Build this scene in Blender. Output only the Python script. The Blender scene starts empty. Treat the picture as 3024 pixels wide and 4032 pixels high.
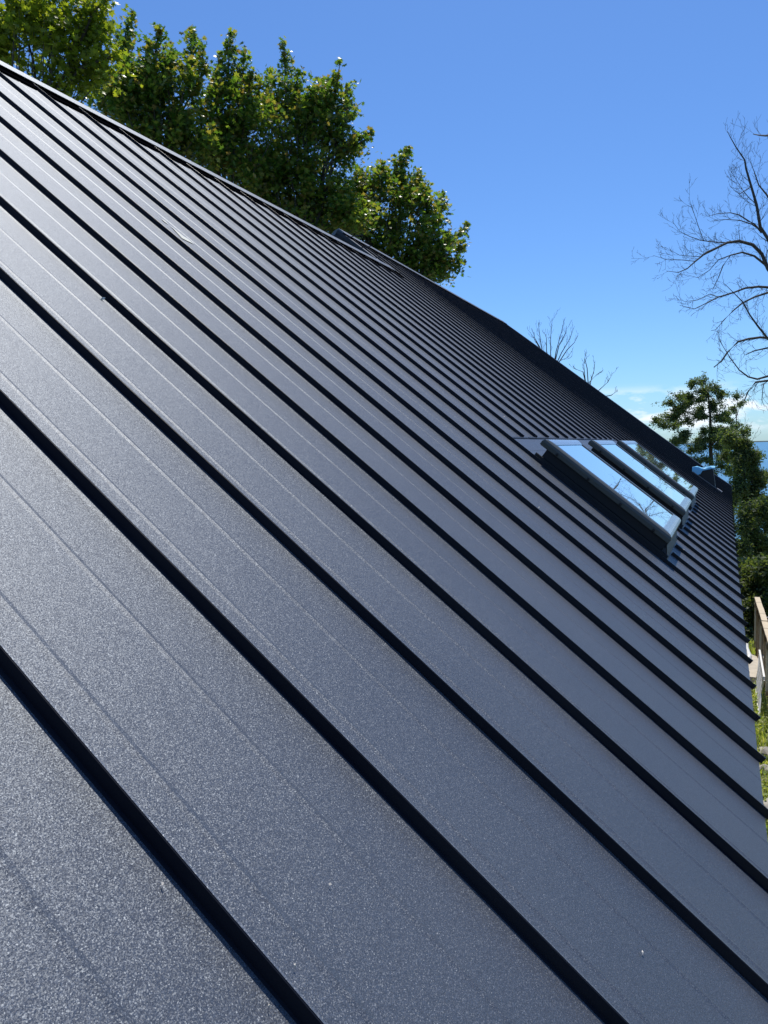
import bpy, math, random
import numpy as np
from mathutils import Vector, Matrix
random.seed(7); rng = np.random.default_rng(7)
sc = bpy.context.scene
C = sc.collection
# ------------------------------------------------------------------ camera, world, sun, exposure
W = 0.45            # seam spacing of the roof in metres
HC = 4.4            # camera height over the lawn
FPX, PITCH, ROLL, YAW = 2918.9, 0.0816595, -0.0264235, 0.4309389
SL, DC, U0 = 0.680169, 1.857785, 8.627277
cy, sy, cp, sp = math.cos(YAW), math.sin(YAW), math.cos(PITCH), math.sin(PITCH)
Fd = Vector((cy*cp, sy*cp, -sp)); R0 = Vector((sy, -cy, 0.0)); Up0 = R0.cross(Fd)
cr, sr = math.cos(ROLL), math.sin(ROLL)
Rt = cr*R0 + sr*Up0; Up = -sr*R0 + cr*Up0
CAM = Vector((0, 0, HC))
cam = bpy.data.cameras.new('camera'); camo = bpy.data.objects.new('camera', cam); C.objects.link(camo)
camo.matrix_world = Matrix(((Rt.x, Up.x, -Fd.x, CAM.x), (Rt.y, Up.y, -Fd.y, CAM.y), (Rt.z, Up.z, -Fd.z, CAM.z), (0, 0, 0, 1)))
cam.sensor_fit = 'HORIZONTAL'; cam.sensor_width = 36; cam.lens = 36*FPX/3024
cam.clip_start = 0.05; cam.clip_end = 60000
sc.camera = camo

def slope_dir(a, b, c):      # a along the ridge, b down the slope, c off the roof
    return Vector((a, -(b*math.cos(SL)+c*math.sin(SL)), -b*math.sin(SL)+c*math.cos(SL)))
SUN = slope_dir(0.55, -0.97, 1.0).normalized()
elev = math.asin(SUN.z); azim = math.atan2(SUN.x, SUN.y)
world = bpy.data.worlds.new('World'); sc.world = world; world.use_nodes = True
wn, wl = world.node_tree.nodes, world.node_tree.links
wn.clear()
wo = wn.new('ShaderNodeOutputWorld'); bg = wn.new('ShaderNodeBackground'); sky = wn.new('ShaderNodeTexSky')
sky.sky_type = 'NISHITA'; sky.sun_disc = False; sky.sun_elevation = elev; sky.sun_rotation = azim
sky.altitude = 200; sky.air_density = 1.0; sky.dust_density = 0.4; sky.ozone_density = 2.0
# low cumulus bank near the horizon, all the way round
tc = wn.new('ShaderNodeTexCoord'); sep = wn.new('ShaderNodeSeparateXYZ'); wl.new(tc.outputs['Generated'], sep.inputs[0])
mp = wn.new('ShaderNodeMapping'); mp.inputs['Scale'].default_value = (7, 7, 22); wl.new(tc.outputs['Generated'], mp.inputs[0])
nz = wn.new('ShaderNodeTexNoise'); nz.inputs['Scale'].default_value = 1.6; nz.inputs['Detail'].default_value = 7; nz.inputs['Roughness'].default_value = 0.55
wl.new(mp.outputs[0], nz.inputs['Vector'])
cr1 = wn.new('ShaderNodeValToRGB'); cr1.color_ramp.elements[0].position = 0.48; cr1.color_ramp.elements[1].position = 0.57
wl.new(nz.outputs['Fac'], cr1.inputs[0])
band = wn.new('ShaderNodeValToRGB'); be = band.color_ramp.elements
be[0].position = 0.010; be[0].color = (0, 0, 0, 1); be[1].position = 0.022; be[1].color = (1, 1, 1, 1)
e = be.new(0.052); e.color = (1, 1, 1, 1); e = be.new(0.075); e.color = (0, 0, 0, 1)
wl.new(sep.outputs['Z'], band.inputs[0])
mu = wn.new('ShaderNodeMath'); mu.operation = 'MULTIPLY'; wl.new(cr1.outputs[0], mu.inputs[0]); wl.new(band.outputs[0], mu.inputs[1])
mu2 = wn.new('ShaderNodeMath'); mu2.operation = 'MULTIPLY'; mu2.inputs[1].default_value = 0.9; wl.new(mu.outputs[0], mu2.inputs[0])
mx = wn.new('ShaderNodeMix'); mx.data_type = 'RGBA'; mx.inputs['B'].default_value = (8.2, 8.8, 9.6, 1)
wl.new(mu2.outputs[0], mx.inputs['Factor'])
tint = wn.new('ShaderNodeMix'); tint.data_type = 'RGBA'; tint.blend_type = 'MULTIPLY'; tint.inputs['Factor'].default_value = 1.0
tint.inputs['B'].default_value = (0.56, 0.84, 1.20, 1); wl.new(sky.outputs[0], tint.inputs['A']); wl.new(tint.outputs['Result'], mx.inputs['A'])
wl.new(mx.outputs['Result'], bg.inputs['Color']); bg.inputs['Strength'].default_value = 0.10
wl.new(bg.outputs[0], wo.inputs[0])
sl = bpy.data.lights.new('sun', 'SUN'); sl.energy = 3.6; sl.angle = math.radians(0.53); sl.color = (1.0, 0.95, 0.87)
so = bpy.data.objects.new('sun', sl); C.objects.link(so); so.rotation_euler = SUN.to_track_quat('Z', 'Y').to_euler()
so.location = SUN*50
sc.view_settings.view_transform = 'Standard'; sc.view_settings.look = 'None'
sc.view_settings.gamma = 1.0; sc.view_settings.use_curve_mapping = False
sc.view_settings.exposure = 0.34
sc.render.engine = 'CYCLES'
sc.cycles.max_bounces = 8; sc.cycles.transparent_max_bounces = 8

# ------------------------------------------------------------------ helpers
def ray(px, py): return Fd + ((px-1512)/FPX)*Rt + ((2016-py)/FPX)*Up
def pix(px, py, depth): return CAM + ray(px, py)*depth
def gpix(px, py, z):
    r = ray(px, py); return CAM + r*((z-HC)/r.z)
def smooth(t): t = max(0.0, min(1.0, t)); return t*t*(3-2*t)
def sag(u, v):               # the old roof is a little out of true at its far end
    t = smooth((u-15)/24.0)
    k = np.interp(v, [-15.5, -14, -6, -3, 0, 1.9], [-.085, -.06, -.01, 0, .03, .11])
    return t*float(k)
def uv(u, v, n=0.0):         # roof coordinates (seam units) -> world metres
    n = n + sag(u, v) - DC
    return Vector(((u+U0)*W, -(v*math.cos(SL)+n*math.sin(SL))*W, HC + (-v*math.sin(SL)+n*math.cos(SL))*W))

def mesh_np(name, V, T, mat, parent=None, smooth_=False):
    V = np.asarray(V, dtype=np.float32); T = np.asarray(T, dtype=np.int32)
    k = T.shape[1]; me = bpy.data.meshes.new(name)
    me.vertices.add(len(V)); me.vertices.foreach_set('co', V.ravel())
    me.loops.add(T.size); me.loops.foreach_set('vertex_index', T.ravel())
    me.polygons.add(len(T)); me.polygons.foreach_set('loop_start', np.arange(0, T.size, k, dtype=np.int32))
    if smooth_: me.polygons.foreach_set('use_smooth', np.ones(len(T), dtype=bool))
    me.update(calc_edges=True); me.validate()
    if mat: me.materials.append(mat)
    o = bpy.data.objects.new(name, me); C.objects.link(o)
    if parent: o.parent = parent
    return o
class MB:
    def __init__(s): s.v = []; s.f = []; s.m = []
    def quad(s, a, b, c, d, m=0):
        i = len(s.v); s.v += [tuple(a), tuple(b), tuple(c), tuple(d)]; s.f.append((i, i+1, i+2, i+3)); s.m.append(m)
    def poly(s, pts, m=0):
        i = len(s.v); s.v += [tuple(p) for p in pts]; s.f.append(tuple(range(i, i+len(pts)))); s.m.append(m)
    def hexa(s, p, m=0):     # p: 8 corners, bottom 0-3 then top 4-7
        i = len(s.v); s.v += [tuple(q) for q in p]
        for f in ((3, 2, 1, 0), (4, 5, 6, 7), (0, 1, 5, 4), (1, 2, 6, 5), (2, 3, 7, 6), (3, 0, 4, 7)):
            s.f.append(tuple(i+k for k in f)); s.m.append(m)
    def box(s, c, d, m=0, rot=None):
        cx, cy_, cz = c; x, y, z = d[0]/2, d[1]/2, d[2]/2
        pts = [Vector(q) for q in ((-x, -y, -z), (x, -y, -z), (x, y, -z), (-x, y, -z), (-x, -y, z), (x, -y, z), (x, y, z), (-x, y, z))]
        if rot is not None: pts = [rot @ q for q in pts]
        s.hexa([q+Vector(c) for q in pts], m)
    def rbox(s, u0, u1, v0, v1, n0, n1, m=0):   # box in roof coordinates
        s.hexa([uv(u0, v0, n0), uv(u0, v1, n0), uv(u1, v1, n0), uv(u1, v0, n0), uv(u0, v0, n1), uv(u0, v1, n1), uv(u1, v1, n1), uv(u1, v0, n1)], m)
    def sweep(s, rows, closed=False, caps=False, m=0):  # rows of equal length profiles
        i = len(s.v); k = len(rows[0])
        for r in rows: s.v += [tuple(q) for q in r]
        for a in range(len(rows)-1):
            for b in range(k if closed else k-1):
                b2 = (b+1) % k
                s.f.append((i+a*k+b, i+a*k+b2, i+(a+1)*k+b2, i+(a+1)*k+b)); s.m.append(m)
        if caps:
            s.f.append(tuple(i+b for b in reversed(range(k)))); s.m.append(m)
            s.f.append(tuple(i+(len(rows)-1)*k+b for b in range(k))); s.m.append(m)
    def tube(s, pts, rad, n=6, m=0):
        rows = []
        for i, p in enumerate(pts):
            p = Vector(p); q = Vector(pts[min(i+1, len(pts)-1)]) - Vector(pts[max(i-1, 0)])
            q.normalize(); a = q.orthogonal().normalized(); b = q.cross(a)
            r = rad[i] if hasattr(rad, '__len__') else rad
            rows.append([p + r*(math.cos(t)*a + math.sin(t)*b) for t in [2*math.pi*j/n for j in range(n)]])
        s.sweep(rows, closed=True, caps=True, m=m)
    def build(s, name, mats, parent=None, smooth_=False):
        me = bpy.data.meshes.new(name); me.from_pydata(s.v, [], s.f)
        if not isinstance(mats, (list, tuple)): mats = [mats]
        for m in mats: me.materials.append(m)
        me.polygons.foreach_set('material_index', s.m)
        if smooth_: me.polygons.foreach_set('use_smooth', [True]*len(s.f))
        me.update()
        o = bpy.data.objects.new(name, me); C.objects.link(o)
        if parent: o.parent = parent
        return o
def empty(name, loc=(0, 0, 0)):
    o = bpy.data.objects.new(name, None); o.empty_display_size = 0.2; C.objects.link(o); o.location = loc
    bpy.context.view_layer.update() if False else None
    return o
def part(o, parent):         # parent keeping world placement (parents are only translated)
    off = Vector((0, 0, 0)); q = parent
    while q is not None: off += q.location; q = q.parent
    o.parent = parent; o.location = o.location - off
    return o
def tag(o, label=None, cat=None, group=None, kind=None):
    if label: o['label'] = label
    if cat: o['category'] = cat
    if group: o['group'] = group
    if kind: o['kind'] = kind
    return o

# ------------------------------------------------------------------ materials
def mat(name, col, rough=0.6, metal=0.0, spec=0.5, noise=None, bump=None, transl=0.0, coat=0.0):
    m = bpy.data.materials.new(name); m.use_nodes = True; n, l = m.node_tree.nodes, m.node_tree.links
    b = n['Principled BSDF']; b.inputs['Base Color'].default_value = (*col, 1); b.inputs['Roughness'].default_value = rough
    b.inputs['Metallic'].default_value = metal; b.inputs['Specular IOR Level'].default_value = spec; b.inputs['Coat Weight'].default_value = coat
    t = n.new('ShaderNodeTexCoord')
    if noise:   # (scale, colour2, lo, hi)
        x = n.new('ShaderNodeTexNoise'); x.inputs['Scale'].default_value = noise[0]; x.inputs['Detail'].default_value = 6
        l.new(t.outputs['Object'], x.inputs['Vector'])
        r = n.new('ShaderNodeValToRGB'); r.color_ramp.elements[0].position = noise[2]; r.color_ramp.elements[1].position = noise[3]
        r.color_ramp.elements[0].color = (*col, 1); r.color_ramp.elements[1].color = (*noise[1], 1)
        l.new(x.outputs['Fac'], r.inputs[0]); l.new(r.outputs[0], b.inputs['Base Color'])
    if bump:    # (scale, strength, distance)
        x = n.new('ShaderNodeTexNoise'); x.inputs['Scale'].default_value = bump[0]; x.inputs['Detail'].default_value = 4
        l.new(t.outputs['Object'], x.inputs['Vector'])
        u = n.new('ShaderNodeBump'); u.inputs['Strength'].default_value = bump[1]; u.inputs['Distance'].default_value = bump[2]
        l.new(x.outputs['Fac'], u.inputs['Height']); l.new(u.outputs[0], b.inputs['Normal'])
    return m
def roof_metal(name, col, rough, flake=0.5, crinkle=0.55, spec=0.5):
    m = bpy.data.materials.new(name); m.use_nodes = True; n, l = m.node_tree.nodes, m.node_tree.links
    b = n['Principled BSDF']; b.inputs['Metallic'].default_value = 0.0
    b.inputs['Specular IOR Level'].default_value = spec; b.inputs['Roughness'].default_value = rough
    t = n.new('ShaderNodeTexCoord')
    g = n.new('ShaderNodeNewGeometry')
    # crinkled coating
    x = n.new('ShaderNodeTexNoise'); x.inputs['Scale'].default_value = 380; x.inputs['Detail'].default_value = 2; x.inputs['Roughness'].default_value = 0.6
    l.new(g.outputs['Position'], x.inputs['Vector'])
    u = n.new('ShaderNodeBump'); u.inputs['Strength'].default_value = crinkle; u.inputs['Distance'].default_value = 0.0011
    l.new(x.outputs['Fac'], u.inputs['Height'])
    # slow waviness of the sheet
    y = n.new('ShaderNodeTexNoise'); y.inputs['Scale'].default_value = 1.1; y.inputs['Detail'].default_value = 2
    l.new(g.outputs['Position'], y.inputs['Vector'])
    u2 = n.new('ShaderNodeBump'); u2.inputs['Strength'].default_value = 0.35; u2.inputs['Distance'].default_value = 0.012
    l.new(y.outputs['Fac'], u2.inputs['Height']); l.new(u.outputs[0], u2.inputs['Normal'])
    l.new(u2.outputs[0], b.inputs['Normal'])
    # dust film and blotches
    z = n.new('ShaderNodeTexNoise'); z.inputs['Scale'].default_value = 2.3; z.inputs['Detail'].default_value = 8
    l.new(g.outputs['Position'], z.inputs['Vector'])
    r = n.new('ShaderNodeValToRGB'); r.color_ramp.elements[0].position = 0.3; r.color_ramp.elements[1].position = 0.75
    r.color_ramp.elements[0].color = (*col, 1); r.color_ramp.elements[1].color = (col[0]*1.35+.006, col[1]*1.3+.006, col[2]*1.2+.006, 1)
    l.new(z.outputs['Fac'], r.inputs[0])
    l.new(r.outputs[0], b.inputs['Base Color'])
    if flake > 0:
        # aluminium flakes in the paint: each cell its own tilt
        v = n.new('ShaderNodeTexVoronoi'); v.inputs['Scale'].default_value = 680
        l.new(g.outputs['Position'], v.inputs['Vector'])
        s1 = n.new('ShaderNodeVectorMath'); s1.operation = 'SUBTRACT'; s1.inputs[1].default_value = (.5, .5, .5); l.new(v.outputs['Color'], s1.inputs[0])
        s2 = n.new('ShaderNodeVectorMath'); s2.operation = 'SCALE'; s2.inputs['Scale'].default_value = 0.55; l.new(s1.outputs[0], s2.inputs[0])
        s3 = n.new('ShaderNodeVectorMath'); s3.operation = 'ADD'; l.new(s2.outputs[0], s3.inputs[0]); l.new(u2.outputs[0], s3.inputs[1])
        s4 = n.new('ShaderNodeVectorMath'); s4.operation = 'NORMALIZE'; l.new(s3.outputs[0], s4.inputs[0])
        gl = n.new('ShaderNodeBsdfAnisotropic'); gl.inputs['Roughness'].default_value = 0.56; gl.inputs['Color'].default_value = (.33, .365, .41, 1)
        l.new(s4.outputs[0], gl.inputs['Normal'])
        wn_ = n.new('ShaderNodeTexWhiteNoise'); l.new(v.outputs['Position'], wn_.inputs['Vector'])
        pw = n.new('ShaderNodeMath'); pw.operation = 'POWER'; pw.inputs[1].default_value = 2.0; l.new(wn_.outputs['Value'], pw.inputs[0])
        ml = n.new('ShaderNodeMath'); ml.operation = 'MULTIPLY_ADD'; ml.inputs[1].default_value = flake*.55; ml.inputs[2].default_value = flake*.50; l.new(pw.outputs[0], ml.inputs[0])
        mix = n.new('ShaderNodeMixShader'); l.new(ml.outputs[0], mix.inputs[0]); l.new(b.outputs[0], mix.inputs[1]); l.new(gl.outputs[0], mix.inputs[2])
        l.new(mix.outputs[0], n['Material Output'].inputs[0])
    return m
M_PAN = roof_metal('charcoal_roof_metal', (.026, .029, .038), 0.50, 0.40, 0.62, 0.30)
M_RIB = roof_metal('shaded_seam_metal', (.005, .006, .011), 0.42, 0.0, 0.15, 0.25)  # same roof metal, darkened to paint in the shade on the seam faces
M_CAP = roof_metal('charcoal_cap_metal', (.030, .033, .042), 0.50, 0.5, .5, .35)
M_BLACK = mat('black_sheet_metal', (.010, .011, .014), 0.5)
M_TOP = roof_metal('lit_seam_top_metal', (.05, .053, .06), 0.45, 0.5, .15, .5)  # same roof metal, lightened to paint the sunlit seam edge
M_VENT_SHADE = mat('black_vent_foam_and_shade', (.003, .003, .004), 1.0, spec=0)  # closure foam, also the painted shade at its foot
M_APRON = roof_metal('apron_metal', (.022, .026, .038), 0.55, 0.16, .4, .35)
M_FLASH = roof_metal('flashing_metal', (.035, .038, .047), 0.40, 0.3)
M_WALL = mat('dark_siding', (.012, .013, .016), 0.7, bump=(40, .3, .002))
M_FRAME = mat('olive_black_frame', (.065, .067, .055), 0.38, spec=0.6)
M_CURB = mat('curb_black', (.008, .009, .014), 0.5)
M_SCREW = mat('screw_black', (.008, .008, .008), 0.35)
def glass_mat():
    m = bpy.data.materials.new('skylight_glass'); m.use_nodes = True; n, l = m.node_tree.nodes, m.node_tree.links
    b = n['Principled BSDF']; b.inputs['Base Color'].default_value = (.30, .34, .36, 1); b.inputs['Roughness'].default_value = 0.02
    b.inputs['Metallic'].default_value = 0.80; b.inputs['Coat Weight'].default_value = 1.0; b.inputs['Coat Roughness'].default_value = 0.01
    b.inputs['Base Color'].default_value = (.86, .93, .93, 1)
    g = n.new('ShaderNodeNewGeometry'); x = n.new('ShaderNodeTexNoise'); x.inputs['Scale'].default_value = 5; x.inputs['Detail'].default_value = 1
    l.new(g.outputs['Position'], x.inputs['Vector']); u = n.new('ShaderNodeBump'); u.inputs['Strength'].default_value = 0.25; u.inputs['Distance'].default_value = 0.003
    l.new(x.outputs['Fac'], u.inputs['Height']); l.new(u.outputs[0], b.inputs['Normal'])
    return m
M_GLASS = glass_mat()
M_BEVEL = mat('pale_glass_edge', (.42, .46, .50), 0.22, metal=0.6)
M_BLUE = mat('blue_plastic', (.22, .58, .84), 0.35, bump=(30, .5, .01))
M_GREYFL = mat('grey_flashing', (.16, .145, .14), 0.5)
def leaf_mat(name, cols, transl=0.45, rough=0.45):
    m = bpy.data.materials.new(name); m.use_nodes = True; n, l = m.node_tree.nodes, m.node_tree.links
    b = n['Principled BSDF']; g = n.new('ShaderNodeNewGeometry'); r = n.new('ShaderNodeValToRGB')
    el = r.color_ramp.elements
    el[0].position = 0; el[0].color = (*cols[0], 1); el[1].position = 1; el[1].color = (*cols[-1], 1)
    for i, c in enumerate(cols[1:-1]):
        q = el.new((i+1)/(len(cols)-1)); q.color = (*c, 1)
    l.new(g.outputs['Random Per Island'], r.inputs[0]); l.new(r.outputs[0], b.inputs['Base Color'])
    b.inputs['Roughness'].default_value = rough; b.inputs['Specular IOR Level'].default_value = 0.5
    tr = n.new('ShaderNodeBsdfTranslucent'); h = n.new('ShaderNodeMix'); h.data_type = 'RGBA'; h.blend_type = 'MULTIPLY'; h.inputs['Factor'].default_value = 1
    l.new(r.outputs[0], h.inputs['A']); h.inputs['B'].default_value = (2.6, 2.5, .9, 1); l.new(h.outputs['Result'], tr.inputs[0])
    mix = n.new('ShaderNodeMixShader'); mix.inputs[0].default_value = transl; l.new(b.outputs[0], mix.inputs[1]); l.new(tr.outputs[0], mix.inputs[2])
    l.new(mix.outputs[0], n['Material Output'].inputs[0])
    return m
M_LEAF1 = leaf_mat('maple_leaf_bright', [(.08, .12, .015), (.14, .19, .022), (.22, .25, .03)], .5)
M_LEAF2 = leaf_mat('maple_leaf_dark', [(.032, .075, .018), (.06, .12, .024), (.10, .17, .03), (.17, .20, .04), (.16, .12, .05)], .46, .33)
M_CEDAR = leaf_mat('cedar_spray', [(.04, .07, .026), (.07, .105, .040), (.13, .16, .065)], .4, .6)
M_BUSH = leaf_mat('meadow_leaf', [(.14, .22, .05), (.24, .30, .08), (.42, .43, .20)], .4, .6)
M_BARK = mat('maple_bark', (.045, .038, .030), .9, noise=(20, (.09, .08, .065), .35, .7), bump=(25, .6, .01))
M_CBARK = mat('cedar_bark', (.040, .032, .025), .9, noise=(20, (.08, .065, .05), .35, .7), bump=(25, .6, .01))
M_DEAD = mat('dead_wood', (.040, .036, .032), .85, noise=(14, (.08, .072, .065), .35, .7), bump=(30, .5, .01))

# ================================================================== SETTING
def ground_z(x, y):
    # lawn, then a bank down to the lake
    t = smooth((x-34)/40.0); s = smooth((-y-25)/60.0)
    n = 0.05*math.sin(x*1.3+y*.7)+0.04*math.sin(y*2.1-x*.6)
    if abs(y) < 12 and x < 22: n *= .35
    return n - 13*max(t, s*.6)
gx = np.concatenate([np.linspace(-60, 0, 13), np.linspace(1.25, 32, 60), np.linspace(34, 110, 30)])
gy = np.concatenate([np.linspace(-140, -12, 26), np.linspace(-11.5, 12, 60), np.linspace(14, 120, 24)])
V = [(x, y, ground_z(x, y)) for x in gx for y in gy]; ny = len(gy)
T = [(i*ny+j, (i+1)*ny+j, (i+1)*ny+j+1, i*ny+j+1) for i in range(len(gx)-1) for j in range(ny-1)]
M_GROUND = mat('lawn_soil', (.13, .16, .055), .95, noise=(3.5, (.36, .33, .21), .42, .68), bump=(60, .8, .03))
tag(mesh_np('ground', V, T, M_GROUND, smooth_=True), kind='structure')
def water_mat():
    m = mat('lake_water', (.015, .06, .11), .35, spec=.25)
    n, l = m.node_tree.nodes, m.node_tree.links; b = n['Principled BSDF']
    g = n.new('ShaderNodeNewGeometry'); mp = n.new('ShaderNodeMapping'); mp.inputs['Scale'].default_value = (.5, .25, 1); l.new(g.outputs['Position'], mp.inputs[0])
    x = n.new('ShaderNodeTexNoise'); x.inputs['Scale'].default_value = .6; x.inputs['Detail'].default_value = 6; l.new(mp.outputs[0], x.inputs['Vector'])
    u = n.new('ShaderNodeBump'); u.inputs['Strength'].default_value = 1; u.inputs['Distance'].default_value = .9; l.new(x.outputs['Fac'], u.inputs['Height']); l.new(u.outputs[0], b.inputs['Normal'])
    y = n.new('ShaderNodeTexNoise'); y.inputs['Scale'].default_value = .012; y.inputs['Detail'].default_value = 5; l.new(mp.outputs[0], y.inputs['Vector'])
    r = n.new('ShaderNodeValToRGB'); r.color_ramp.elements[0].color = (.045, .17, .28, 1); r.color_ramp.elements[1].color = (.075, .23, .36, 1)
    r.color_ramp.elements[0].position = .35; r.color_ramp.elements[1].position = .65
    l.new(y.outputs['Fac'], r.inputs[0]); l.new(r.outputs[0], b.inputs['Base Color'])
    return m
S = 30000
tag(mesh_np('lake_water', [(-S, -S, -9), (S, -S, -9), (S, S, -9), (-S, S, -9)], [(0, 1, 2, 3)], water_mat()), kind='structure')
# low far shore
V = []; T = []
N = 160
for i in range(N):
    a = -1.9 + 3.8*i/(N-1)
    h = 4 + 16*abs(math.sin(i*.13))*abs(math.sin(i*.041+.6)) + 3*math.sin(i*.9)
    for rr, zz in ((14000, -9.5), (14600, max(2, h)), (16500, -9.5)):
        V.append((rr*math.cos(a), rr*math.sin(a), zz))
for i in range(N-1):
    for k in range(2): T.append((i*3+k, (i+1)*3+k, (i+1)*3+k+1, i*3+k+1))
tag(mesh_np('far_shore', V, T, mat('far_shore', (.03, .055, .05), 1)), kind='structure')

# ================================================================== HOUSE
house = tag(empty('house', (0, 0, 0)), 'long house with a charcoal standing seam metal roof, skylights and a taller far section', 'house')
V_EAVE = 1.87; V_R1 = -12.82; V_R2 = -15.3; U_STEP = 16.36; U_END = 39; U_START = -13
FL0, FL1 = -2.53, 0.5        # flashing zone around the skylights (v)
SKY = [(3.02, 5.72), (7.52, 10.52), (12.15, 15.52)]
HS = 0.37
rb = MB()
# roof deck under the metal
us = [U_START, -5, 0, 5, 10, 15, U_STEP]
rows = [[uv(u, v, -.06) for v in (V_EAVE-.05, -3, -8, V_R1+.02)] for u in us]; rb.sweep(rows)
us = [U_STEP, 20, 25, 30, 35, U_END-.05]
rows = [[uv(u, v, -.06) for v in (V_EAVE-.05, -3, -8, -13, V_R2+.02)] for u in us]; rb.sweep(rows)
roof = rb.build('roof', M_BLACK, house)
def v_steps(a, b, st=0.7):
    k = max(1, int(round((b-a)/st))); return [a+(b-a)*i/k for i in range(k+1)]
def pan(u0, u1, a, b, full=True):
    prof = [(0.0, 0), (.165, 0), (.185, .0052), (.205, 0), (.60, 0), (.62, .0052), (.64, 0), (.93, 0), (1.0, .006)]
    m = MB()
    jit = random.uniform(-.002, .002)
    rows = []
    for v in v_steps(a, b):
        w = .003*math.sin(v*1.7+u0*2.3)
        rows.append([uv(u0+(u1-u0)*t, v, n+ (w*math.sin(math.pi*t)+jit if 0 < t < 1 else jit*.5)) for t, n in prof])
    m.sweep([r[::-1] for r in rows])
    if abs(b-V_EAVE) < .01:  # turned down front edge
        m.sweep([[q, q - Vector((0, 0, .035))] for q in rows[-1]])
    return m
def rib(u, a, b, end=True):
    prof = [(-.030, .002), (-.008, .006), (-.005, .056), (-.001, .058), (.005, .057), (.006, .046), (.003, .044), (.003, .004), (.03, .002)]
    m = MB(); rows = []
    for v in v_steps(a, b): rows.append([uv(u+du+.004*math.sin(v*.9+u), v, n) for du, n in prof])
    m.sweep([r[::-1] for r in rows])
    m.sweep([[uv(u+du+.004*math.sin(v*.9+u), v, n) for du, n in ((.0062, .0588), (-.0012, .0594))] for v in v_steps(a, b)], m=1)  # thin pale lip, painted highlight along the seam top
    for v, rr in ((a, 0), (b, -1)):
        m.poly([uv(u+du, v, n) for du, n in ((-.008, .004), (-.006, .056), (.005, .057), (.004, .004))])
    if end:                  # folded tab closing the seam at the eave
        m.rbox(u-.014, u+.012, b, b+.02, .0, .060)
    return m
ribs = []
for j in range(U_START, U_END):
    top = V_R1
    in_fl = 3 <= j <= 15
    if in_fl:
        segs = [(top, FL0), (FL1, V_EAVE)]
    elif j >= 17: segs = [(V_R2, V_EAVE)]
    else: segs = [(top, V_EAVE)]
    for a, b in segs:
        o = pan(j, j+1, a, b).build('roof_panel', M_PAN, roof)
    if j == 16: pan(U_STEP+.03, 17, V_R2, V_R1).build('roof_panel', M_PAN, roof)
    if in_fl and j > 3:
        rsegs = [(top, FL0-.02, False)]
        inside = [s for s in SKY if s[0]-.25 < j < s[1]+.1]
        lo = FL1+.02 if inside else -2.05
        rsegs.append((lo, V_EAVE, True))
    elif j >= 17: rsegs = [(V_R2, V_EAVE, True)]
    else: rsegs = [(top, V_EAVE, True)]
    if j > U_START:
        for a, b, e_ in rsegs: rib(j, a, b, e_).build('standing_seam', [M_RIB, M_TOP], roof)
# flashing sheets lying around the skylights
m = MB()
def sheet(u0, u1, v0, v1, n=.006): m.sweep([[uv(u, v, n) for v in (v0, v1)][::-1] for u in (u0, u1)])
sheet(3.27, 15.97, FL0, -2.2, .008)
edges = [3.27]+[x for s in SKY for x in s]+[15.97]
for k in range(0, len(edges), 2): sheet(edges[k], edges[k+1], -2.2, FL1, .007)
for s in SKY: sheet(s[0]+.01, s[1]-.01, -2.2, FL1, .006)
sheet(3.02, 3.27, FL0, FL1, .004)
m.build('flashing_sheet', M_FLASH, roof)
m = MB()
for k, (a, b) in enumerate([(3.25, 4.4), (4.4, 6.1), (6.1, 9.0), (9.0, 12.2), (12.2, 16)]):
    m.rbox(a, b-.02, FL0-.035, FL0, .003, .020+.004*(k % 2))
m.build('lap_hem', M_BLACK, roof)
# near ridge cap: white-bright lid over black closures with a painted shade strip, plus back slope
def back(u, s, vr, n=0.0):   # point on the far side of the ridge, s down that side
    top = uv(u, vr, 0); n0 = n
    d = Vector((0, math.cos(SL), -math.sin(SL))); nn = Vector((0, math.sin(SL), math.cos(SL)))
    return top + (d*s + nn*n0)*W
def ridge_cap(u0, u1, vr, hem=.33, name='ridge_cap'):
    m = MB(); k = max(2, int((u1-u0)/1.5)); rows = []
    for i in range(k+1):
        u = u0+(u1-u0)*i/k
        rows.append([uv(u, vr+hem-.06, .066), uv(u, vr+hem, .066), uv(u, vr+hem+.004, .080), uv(u, vr+.08, .084), uv(u, vr-.02, .086),
                     back(u, .12, vr, .10), back(u, hem, vr, .078), back(u, hem, vr, .06)])
    m.sweep(rows); m.poly(rows[0][::-1]); m.poly(rows[-1])
    return m.build(name, M_CAP, roof)
ridge_cap(U_START, 16.5, V_R1)
ridge_cap(U_STEP, U_END+.05, V_R2)
for (a, b, vr) in ((U_START, 16, V_R1), (17, U_END-1, V_R2)):
    for j in range(a, b+1):
        m = MB(); m.rbox(j+.008, j+.990, vr+.30, vr+.32, .001, .066); m.rbox(j+.010, j+.988, vr+.322, vr+.52, .002, .034); m.build('closure_and_shade_strip', M_VENT_SHADE, roof)  # second box: dark strip standing in for shade and reflection under the cap
# back slope of both sections
for (a, b, vr) in ((U_START, U_STEP, V_R1), (U_STEP, U_END, V_R2)):
    m = MB(); m.sweep([[back(a, s, vr) for s in (0, 8, 16)], [back(b, s, vr) for s in (0, 8, 16)]]); m.build('back_slope', M_PAN, roof)
    for j in range(int(a)+1, int(b)+1, 1):
        pass
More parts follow.
